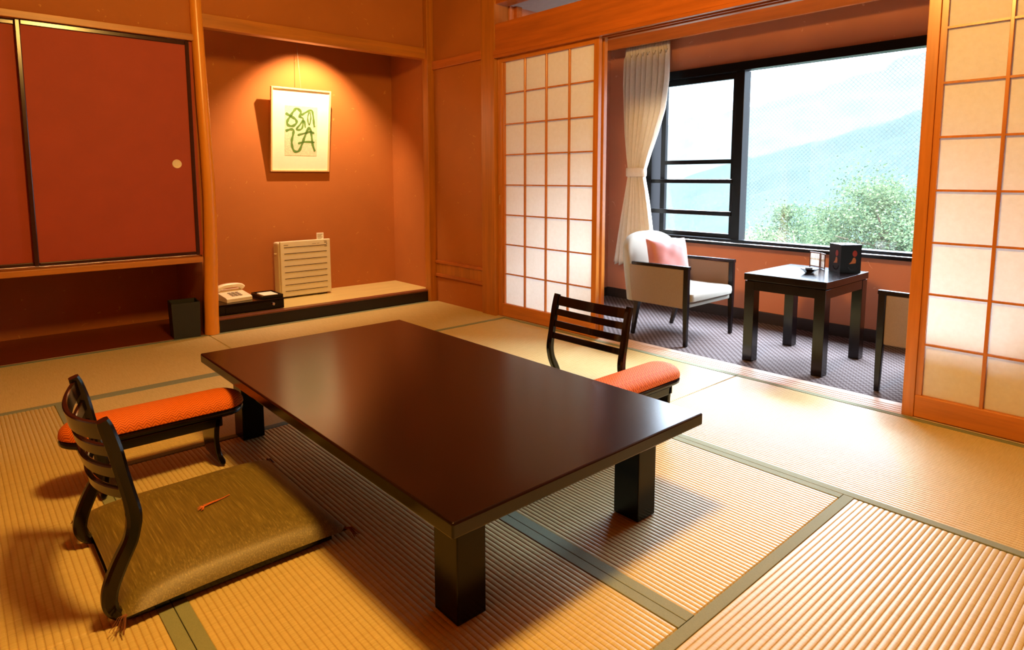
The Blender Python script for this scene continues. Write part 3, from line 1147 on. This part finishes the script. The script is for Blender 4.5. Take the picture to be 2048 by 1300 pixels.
def armchair(label, loc, rz):
    """ local: seat faces -Y, origin on the floor at the middle of the front edge """
    t = thing('armchair', label, 'armchair', loc, rz, 'beige armchairs at the veranda table')
    W = .268
    for s in (-1, 1):
        bm = bmesh.new()
        sweep(bm, [(s * (W - .014), .012, .002), (s * (W - .014), .014, .25), (s * (W - .014), .014, .462)], (1, 0, 0), [.010, .014, .014], [.011, .016, .016], .2)
        obj('leg', bm, 'armchair_wood', t, False)
        bm = bmesh.new()
        sweep(bm, [(s * (W - .055), .43, .002), (s * (W - .030), .375, .235)], (1, 0, 0), [.010, .017], [.011, .017], .2)
        obj('leg', bm, 'armchair_wood', t, False)
        bm = bmesh.new()
        sweep(bm, [(s * (W - .014), -.004, .470), (s * (W - .014), .20, .469), (s * (W - .014), .405, .466)], (1, 0, 0), .0155, .0095, .3)
        obj('arm_rail', bm, 'armchair_wood', t, False)
        x0, x1 = sorted((s * (W - .003), s * (W - .028)))
        obj('side_panel', B(x0, x1, .030, .425, .226, .460, r=.006), 'beige_fabric', t, False)
    # seat base and cushion
    obj('seat_base', B(-W + .028, W - .028, .012, .41, .228, .262, r=.010), 'cream_fabric', t, False)
    bm = bmesh.new()
    n = 14
    rings = []
    for z, ins_ in ((.262, .012), (.268, .002), (.290, -.002), (.312, .002), (.320, .012), (.326, .05), (.329, .12)):
        ring = []
        hw, y0, y1 = W - .030 - max(0, ins_), -.012 + ins_, .40 - ins_
        r = .03
        for cx_, cy_, a0 in ((hw - r, y0 + r, -PI / 2), (hw - r, y1 - r, 0), (-hw + r, y1 - r, PI / 2), (-hw + r, y0 + r, PI)):
            for k in range(5):
                a_ = a0 + PI / 2 * k / 4
                ring.append((cx_ + r * math.cos(a_), cy_ + r * math.sin(a_), z))
        rings.append(ring)
    stack(bm, rings)
    obj('seat_cushion', bm, 'cream_fabric', t, False)
    # curved back, wrapping forward at both sides
    bm = bmesh.new()
    rings = []
    zs_ = [.224, .228, .25, .32, .40, .46, .50, .53, .555, .575, .593, .608, .621, .632, .640, .6445, .6465]
    for z in zs_:
        lean = .062 * (z - .224) / .42
        q = max(0.0, (z - .47) / .178)
        hw = (W - .001) * (1 - q ** 3.2) ** (1 / 2.4)
        th = .050 * (1 - .25 * q) * math.sqrt(max(.02, 1 - max(0.0, (z - .585) / .0625) ** 2))
        if z < .2245:
            hw -= .006
            th -= .006
        ring = []
        for k in range(44):
            a_ = 2 * PI * k / 44
            cx_ = math.copysign(abs(math.cos(a_)) ** .36, math.cos(a_))
            cy_ = math.copysign(abs(math.sin(a_)) ** .72, math.sin(a_))
            x = hw * cx_
            ring.append((x, .443 + lean + th * cy_ - .030 * abs(x / W) ** 3, z))
        rings.append(ring)
    stack(bm, rings)
    obj('backrest', bm, 'cream_fabric', t, False)
    return t


ac1 = armchair('beige armchair with the pink pillow, left of the veranda table', (3.474, 2.070, 0), 0)
ac1.rotation_euler = (0, 0, 0)
dup(ac1, (3.474, 1.052, 0), PI, 'beige armchair right of the veranda table, mostly behind the right shoji screen')

pk = thing('throw_pillow', 'salmon pink throw pillow leaning on the left armchair', 'pillow', (3.422, 2.325, .342), 0, rot=(math.radians(74), 0, 0))
pk.rotation_euler = (math.radians(76), 0, math.radians(-22))
obj('pillow_cover', pillow(bmesh.new(), .290, .275, .095, 26, .35, .05, .0012), 'pink', pk, False)
pk.children[0].data.transform(Matrix.Translation((0, .142, -.05)))

# coffee table
ct = thing('veranda_table', 'square dark wooden table on the patterned veranda carpet', 'table', (3.493, 1.512, 0))
cx0, cx1, cy0, cy1, cz = 3.222, 3.768, 1.293, 1.728, .483
obj('tabletop', B(cx0, cx1, cy0, cy1, cz - .036, cz, r=.002), 'coffee_wood', ct)
obj('apron', boxes((cx0 + .012, cx1 - .012, cy0 + .006, cy0 + .026, cz - .088, cz - .041), (cx0 + .012, cx1 - .012, cy1 - .026, cy1 - .006, cz - .088, cz - .041),
                   (cx0 + .006, cx0 + .026, cy0 + .012, cy1 - .012, cz - .088, cz - .041), (cx1 - .026, cx1 - .006, cy0 + .012, cy1 - .012, cz - .088, cz - .041),
                   (cx0 + .02, cx1 - .02, cy0 + .02, cy1 - .02, cz - .045, cz - .034)), 'coffee_wood', ct)
for lx in (cx0 + .004, cx1 - .066):
    for ly in (cy0 + .004, cy1 - .058):
        obj('leg', B(lx, lx + .062, ly, ly + .054, .0, cz - .041, r=.0015), 'coffee_wood', ct)

# black cut-out box lantern
ang = math.radians(51)
bx = thing('cutout_box', 'black cube box with red and orange cut-out figures on the veranda table', 'box', (3.660, 1.380, cz + .001), ang)
S = .057
H_ = .150
obj('box_body', boxes((-S, S, -S, S, 0, .004), (-S, S, -S, -S + .004, .004, H_), (-S, S, S - .004, S, .004, H_), (-S, -S + .004, -S + .004, S - .004, .004, H_), (S - .004, S, -S + .004, S - .004, .004, H_)), 'black_box', bx, False)
obj('box_lid', boxes((-S - .002, S + .002, -S - .002, -.008, H_, H_ + .004), (-S - .002, S + .002, .008, S + .002, H_, H_ + .004),
                     (-S - .002, -.022, -.008, .008, H_, H_ + .004), (.022, S + .002, -.008, .008, H_, H_ + .004)), 'black_box', bx, False)


def cutout(face):
    """ head, cone body and sweep of the figure, as inlays on one side face """
    def place(bm):
        if face == 'a':      # -X face
            bm.transform(Matrix.Translation((-S - .0006, 0, 0)) @ Matrix.Rotation(-PI / 2, 4, 'Z'))
        else:                # +Y face
            bm.transform(Matrix.Translation((0, S + .0006, 0)) @ Matrix.Rotation(PI, 4, 'Z'))
        return bm

    def disc(pts):
        bm = bmesh.new()
        f_ = [bm.verts.new((x, -.0004, z)) for x, z in pts]
        b_ = [bm.verts.new((x, .0008, z)) for x, z in pts]
        bm.faces.new(f_)
        bm.faces.new(b_[::-1])
        for k in range(len(pts)):
            bm.faces.new((f_[k], b_[k], b_[(k + 1) % len(pts)], f_[(k + 1) % len(pts)]))
        return bm
    head = [(.020 + .013 * math.cos(a_ * PI / 8), .106 + .017 * math.sin(a_ * PI / 8)) for a_ in range(16)]
    obj('figure_head', place(disc(head)), 'red_paper', bx, False)
    obj('figure_body', place(disc([(.012, .084), (.022, .084), (.028, .070), (.026, .054), (-.010, .050), (.004, .064)])), 'orange_paper', bx, False)
    arc = []
    for k in range(9):
        a_ = PI + .3 + k * (PI - .3) / 8
        arc.append((.012 + .030 * math.cos(a_), .042 + .028 * math.sin(a_)))
    for k in range(8, -1, -1):
        a_ = PI + .3 + k * (PI - .3) / 8
        arc.append((.012 + .024 * math.cos(a_), .042 + .022 * math.sin(a_)))
    obj('figure_arc', place(disc(arc)), 'lacquer', bx, False)


cutout('a')
cutout('b')

# little two-leaf folding paper screen
ln = thing('folding_screen', 'tiny two-leaf paper folding screen with dark frame beside the black box', 'folding screen', (3.709, 1.529, cz + .001))
LH = .088


def leaf_panel(p0, p1):
    d = Vector((p1[0] - p0[0], p1[1] - p0[1], 0))
    W_ = d.length
    T = Matrix.Translation(Vector((p0[0], p0[1], cz + .001))) @ Matrix.Rotation(math.atan2(d.y, d.x), 4, 'Z')
    bm = bmesh.new()
    for b_ in ((0, .005, 0, LH), (W_ - .005, W_, 0, LH), (.005, W_ - .005, LH - .006, LH), (.005, W_ - .005, .004, .009)):
        box(bm, b_[0], b_[1], -.0025, .0025, b_[2], b_[3])
    for k in range(1, 7):
        x = W_ * k / 7
        box(bm, x - .0005, x + .0005, -.0014, -.0004, .009, LH - .006)
        box(bm, x - .0005, x + .0005, .0004, .0014, .009, LH - .006)
    bm.transform(T)
    p = obj('leaf_frame', bm, 'brown_frame', ln)
    bm = box(bmesh.new(), .004, W_ - .004, -.0003, .0003, .006, LH - .004)
    box(bm, .004, W_ - .004, -.0008, .0008, LH * .50, LH * .60)
    bm.transform(T)
    obj('leaf_paper', bm, 'shoji_paper', p)


leaf_panel((3.739, 1.602), (3.710, 1.532))
leaf_panel((3.708, 1.527), (3.663, 1.486))

bw = obj('ash_bowl', lathe(bmesh.new(), [(.022, 0), (.024, .004), (.030, .010), (.046, .022), (.047, .025), (.044, .0245), (.028, .013), (.010, .008)], (3.474, 1.488, cz + .001), 6, False), 'bowl')
tag(bw, 'small black angular bowl on the veranda table before the tiny paper screen', 'bowl')

# curtain gathered by a tie
cn = thing('curtain', 'beige curtain gathered by a tie at the left of the window', 'curtain', (4.06, 3.1, .31))
Zs = [1.995, 1.90, 1.72, 1.51, 1.33, 1.18, 1.075, 1.037, .99, .846, .70, .52, .305]
Lf = [3.240, 3.252, 3.258, 3.250, 3.240, 3.222, 3.205, 3.199, 3.205, 3.235, 3.266, 3.298, 3.335]
Rt = [2.836, 2.834, 2.838, 2.868, 2.927, 2.985, 3.020, 3.035, 3.030, 2.995, 2.968, 2.935, 2.905]


def interp(tab, z):
    for i in range(len(Zs) - 1):
        if z <= Zs[i] and z >= Zs[i + 1]:
            t_ = (Zs[i] - z) / (Zs[i] - Zs[i + 1])
            return tab[i] * (1 - t_) + tab[i + 1] * t_
    return tab[-1]


bm = bmesh.new()
NU, NV = 150, 60
grid = []
for j in range(NV + 1):
    z = 1.995 - (1.995 - .305) * j / NV
    l, r_ = interp(Lf, z), interp(Rt, z)
    wd = l - r_
    row = []
    for i in range(NU + 1):
        u = i / NU
        ph_ = u * 2 * PI * 8 + .5 * math.sin(z * 2.3 + u * 5)
        amp = .021 * (.5 + .5 * min(1, wd / .35)) * (1.25 - .5 * math.sin(u * 9.0 + 1) ** 2)
        if z > 1.93:
            amp *= .55
            ph_ = u * 2 * PI * 16
        x = 4.070 + amp * math.sin(ph_) + .012 * math.sin(u * PI) * (-1)
        y = l - wd * (u + .012 * math.sin(ph_ * 2 + 1))
        row.append(bm.verts.new((x, y, z + (.012 * math.sin(ph_) if j == NV else 0))))
    grid.append(row)
for j in range(NV):
    for i in range(NU):
        bm.faces.new((grid[j][i], grid[j][i + 1], grid[j + 1][i + 1], grid[j + 1][i])).smooth = True
o = obj('drape', bm, 'curtain', cn)
m_ = o.modifiers.new('cloth_thickness', 'SOLIDIFY')
m_.thickness = .0025
bm = bmesh.new()
ring = []
for zz, g_ in ((1.005, .0), (1.012, .004), (1.065, .004), (1.073, .0)):
    ring.append([(4.070 + (.036 + g_) * math.cos(a_ * PI / 12), 3.117 + (.092 + g_) * math.sin(a_ * PI / 12), zz) for a_ in range(24)])
stack(bm, ring)
obj('tieback', bm, 'curtain', cn)

# ================================================================== OUTSIDE


def slope(name, x0, x1, ys, crest, z0, label, mat, nx=50, amp=1.0, seed=1):
    bm = bmesh.new()
    rnd = random.Random(seed)
    from mathutils import noise as mn
    rows = []
    NY = 90
    for j in range(NY + 1):
        y = ys[0] + (ys[1] - ys[0]) * j / NY
        row = []
        for i in range(nx + 1):
            u = i / nx
            x = x0 + (x1 - x0) * u
            yy = y * (x / x1)
            h = z0 + (crest(y) - z0) * u ** 1.25 + amp * mn.noise(Vector((x * .09, yy * .09, seed))) * (1.0) + amp * .4 * mn.noise(Vector((x * .3, yy * .3, seed)))
            row.append(bm.verts.new((x, yy, h)))
        last_ = row[-1].co
        row.append(bm.verts.new((last_.x + (x1 - x0) * .4, last_.y, z0)))
        rows.append(row)
    for j in range(NY):
        for i in range(nx + 1):
            bm.faces.new((rows[j][i], rows[j + 1][i], rows[j + 1][i + 1], rows[j][i + 1])).smooth = True
    o = obj(name, bm, mat)
    o['kind'] = 'structure'
    return o


def crest1(y):
    P = [(-60, 26), (42.9, 15.5), (53, 12.1), (72.6, 7.4), (81.4, 5.2), (106.5, -1.2), (160, -12)]
    for (a_, b_), (c_, d_) in zip(P, P[1:]):
        if y <= c_:
            return b_ + (d_ - b_) * (y - a_) / (c_ - a_)
    return -12


def crest2(y):
    P = [(-100, 90), (116, 68), (143, 60), (218, 46), (285, 38), (400, 34)]
    for (a_, b_), (c_, d_) in zip(P, P[1:]):
        if y <= c_:
            return b_ + (d_ - b_) * (y - a_) / (c_ - a_)
    return 34


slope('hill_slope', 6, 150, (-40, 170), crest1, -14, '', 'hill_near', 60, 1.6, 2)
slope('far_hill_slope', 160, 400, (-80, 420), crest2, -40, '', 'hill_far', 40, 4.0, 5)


def tree(name, label, c, rad, n, mat, size, group='trees outside the window'):
    t = thing(name, label, 'tree', (c[0], c[1], -14.0), 0, group)
    rnd = random.Random(int(c[1] * 100))
    bm = bmesh.new()
    tube(bm, [(c[0], c[1], -14), (c[0] + .1, c[1] - .1, c[2] - rad[2] * .6), (c[0], c[1] + .1, c[2])], [.16, .10, .03], 10)
    for k in range(9):
        a_ = rnd.uniform(0, 2 * PI)
        e_ = rnd.uniform(.1, 1.0)
        z = c[2] - rad[2] * rnd.uniform(.1, .8)
        tube(bm, [(c[0], c[1], z), (c[0] + rad[0] * .4 * math.cos(a_), c[1] + rad[1] * .4 * math.sin(a_), z + .25 * e_), (c[0] + rad[0] * .8 * math.cos(a_), c[1] + rad[1] * .8 * math.sin(a_), z + .6 * e_)], [.045, .03, .01], 6)
    obj('trunk', bm, 'bark', t)
    bm = bmesh.new()
    clumps = []
    for k in range(46):
        while True:
            p = Vector((rnd.uniform(-1, 1), rnd.uniform(-1, 1), rnd.uniform(-1, 1)))
            if .35 < p.length < 1:
                break
        clumps.append((Vector((c[0] + p.x * rad[0], c[1] + p.y * rad[1], c[2] + p.z * rad[2])), rnd.uniform(.16, .34) * min(rad)))
    for k in range(n):
        cc, rr = rnd.choice(clumps)
        p = cc + Vector((rnd.gauss(0, rr), rnd.gauss(0, rr), rnd.gauss(0, rr * .8)))
        L = size * rnd.uniform(.6, 1.3)
        d = Vector((rnd.gauss(0, 1), rnd.gauss(0, 1), rnd.gauss(.2, .7))).normalized()
        s_ = d.cross(Vector((rnd.gauss(0, 1), rnd.gauss(0, 1), rnd.gauss(0, 1)))).normalized() * L * .28
        q = [p, p + d * L * .5 + s_, p + d * L, p + d * L * .5 - s_]
        bm.faces.new([bm.verts.new(v) for v in q])
    obj('foliage', bm, mat, t)
    return t


tree('leafy_tree', 'large dense green tree outside, right part of the picture window', (14.0, 4.55, -.05), (1.2, 1.15, 1.0), 24000, 'leaf_dark', .060)
tree('leafy_tree', 'smaller rounded green tree outside, left of the large dense one', (18.5, 8.30, -.84), (1.27, 1.08, .89), 11000, 'leaf_dark', .075)
tree('yellowish_bush', 'low yellow-green bush outside at the lower left of the picture window', (24.0, 12.4, -2.1), (1.4, 1.25, 1.05), 8000, 'leaf_light', .09)
tree('leafy_tree', 'leafy tree outside at the right edge of the picture window, by the shoji', (10.2, 2.30, .06), (.75, .66, .68), 9000, 'leaf_dark', .045)
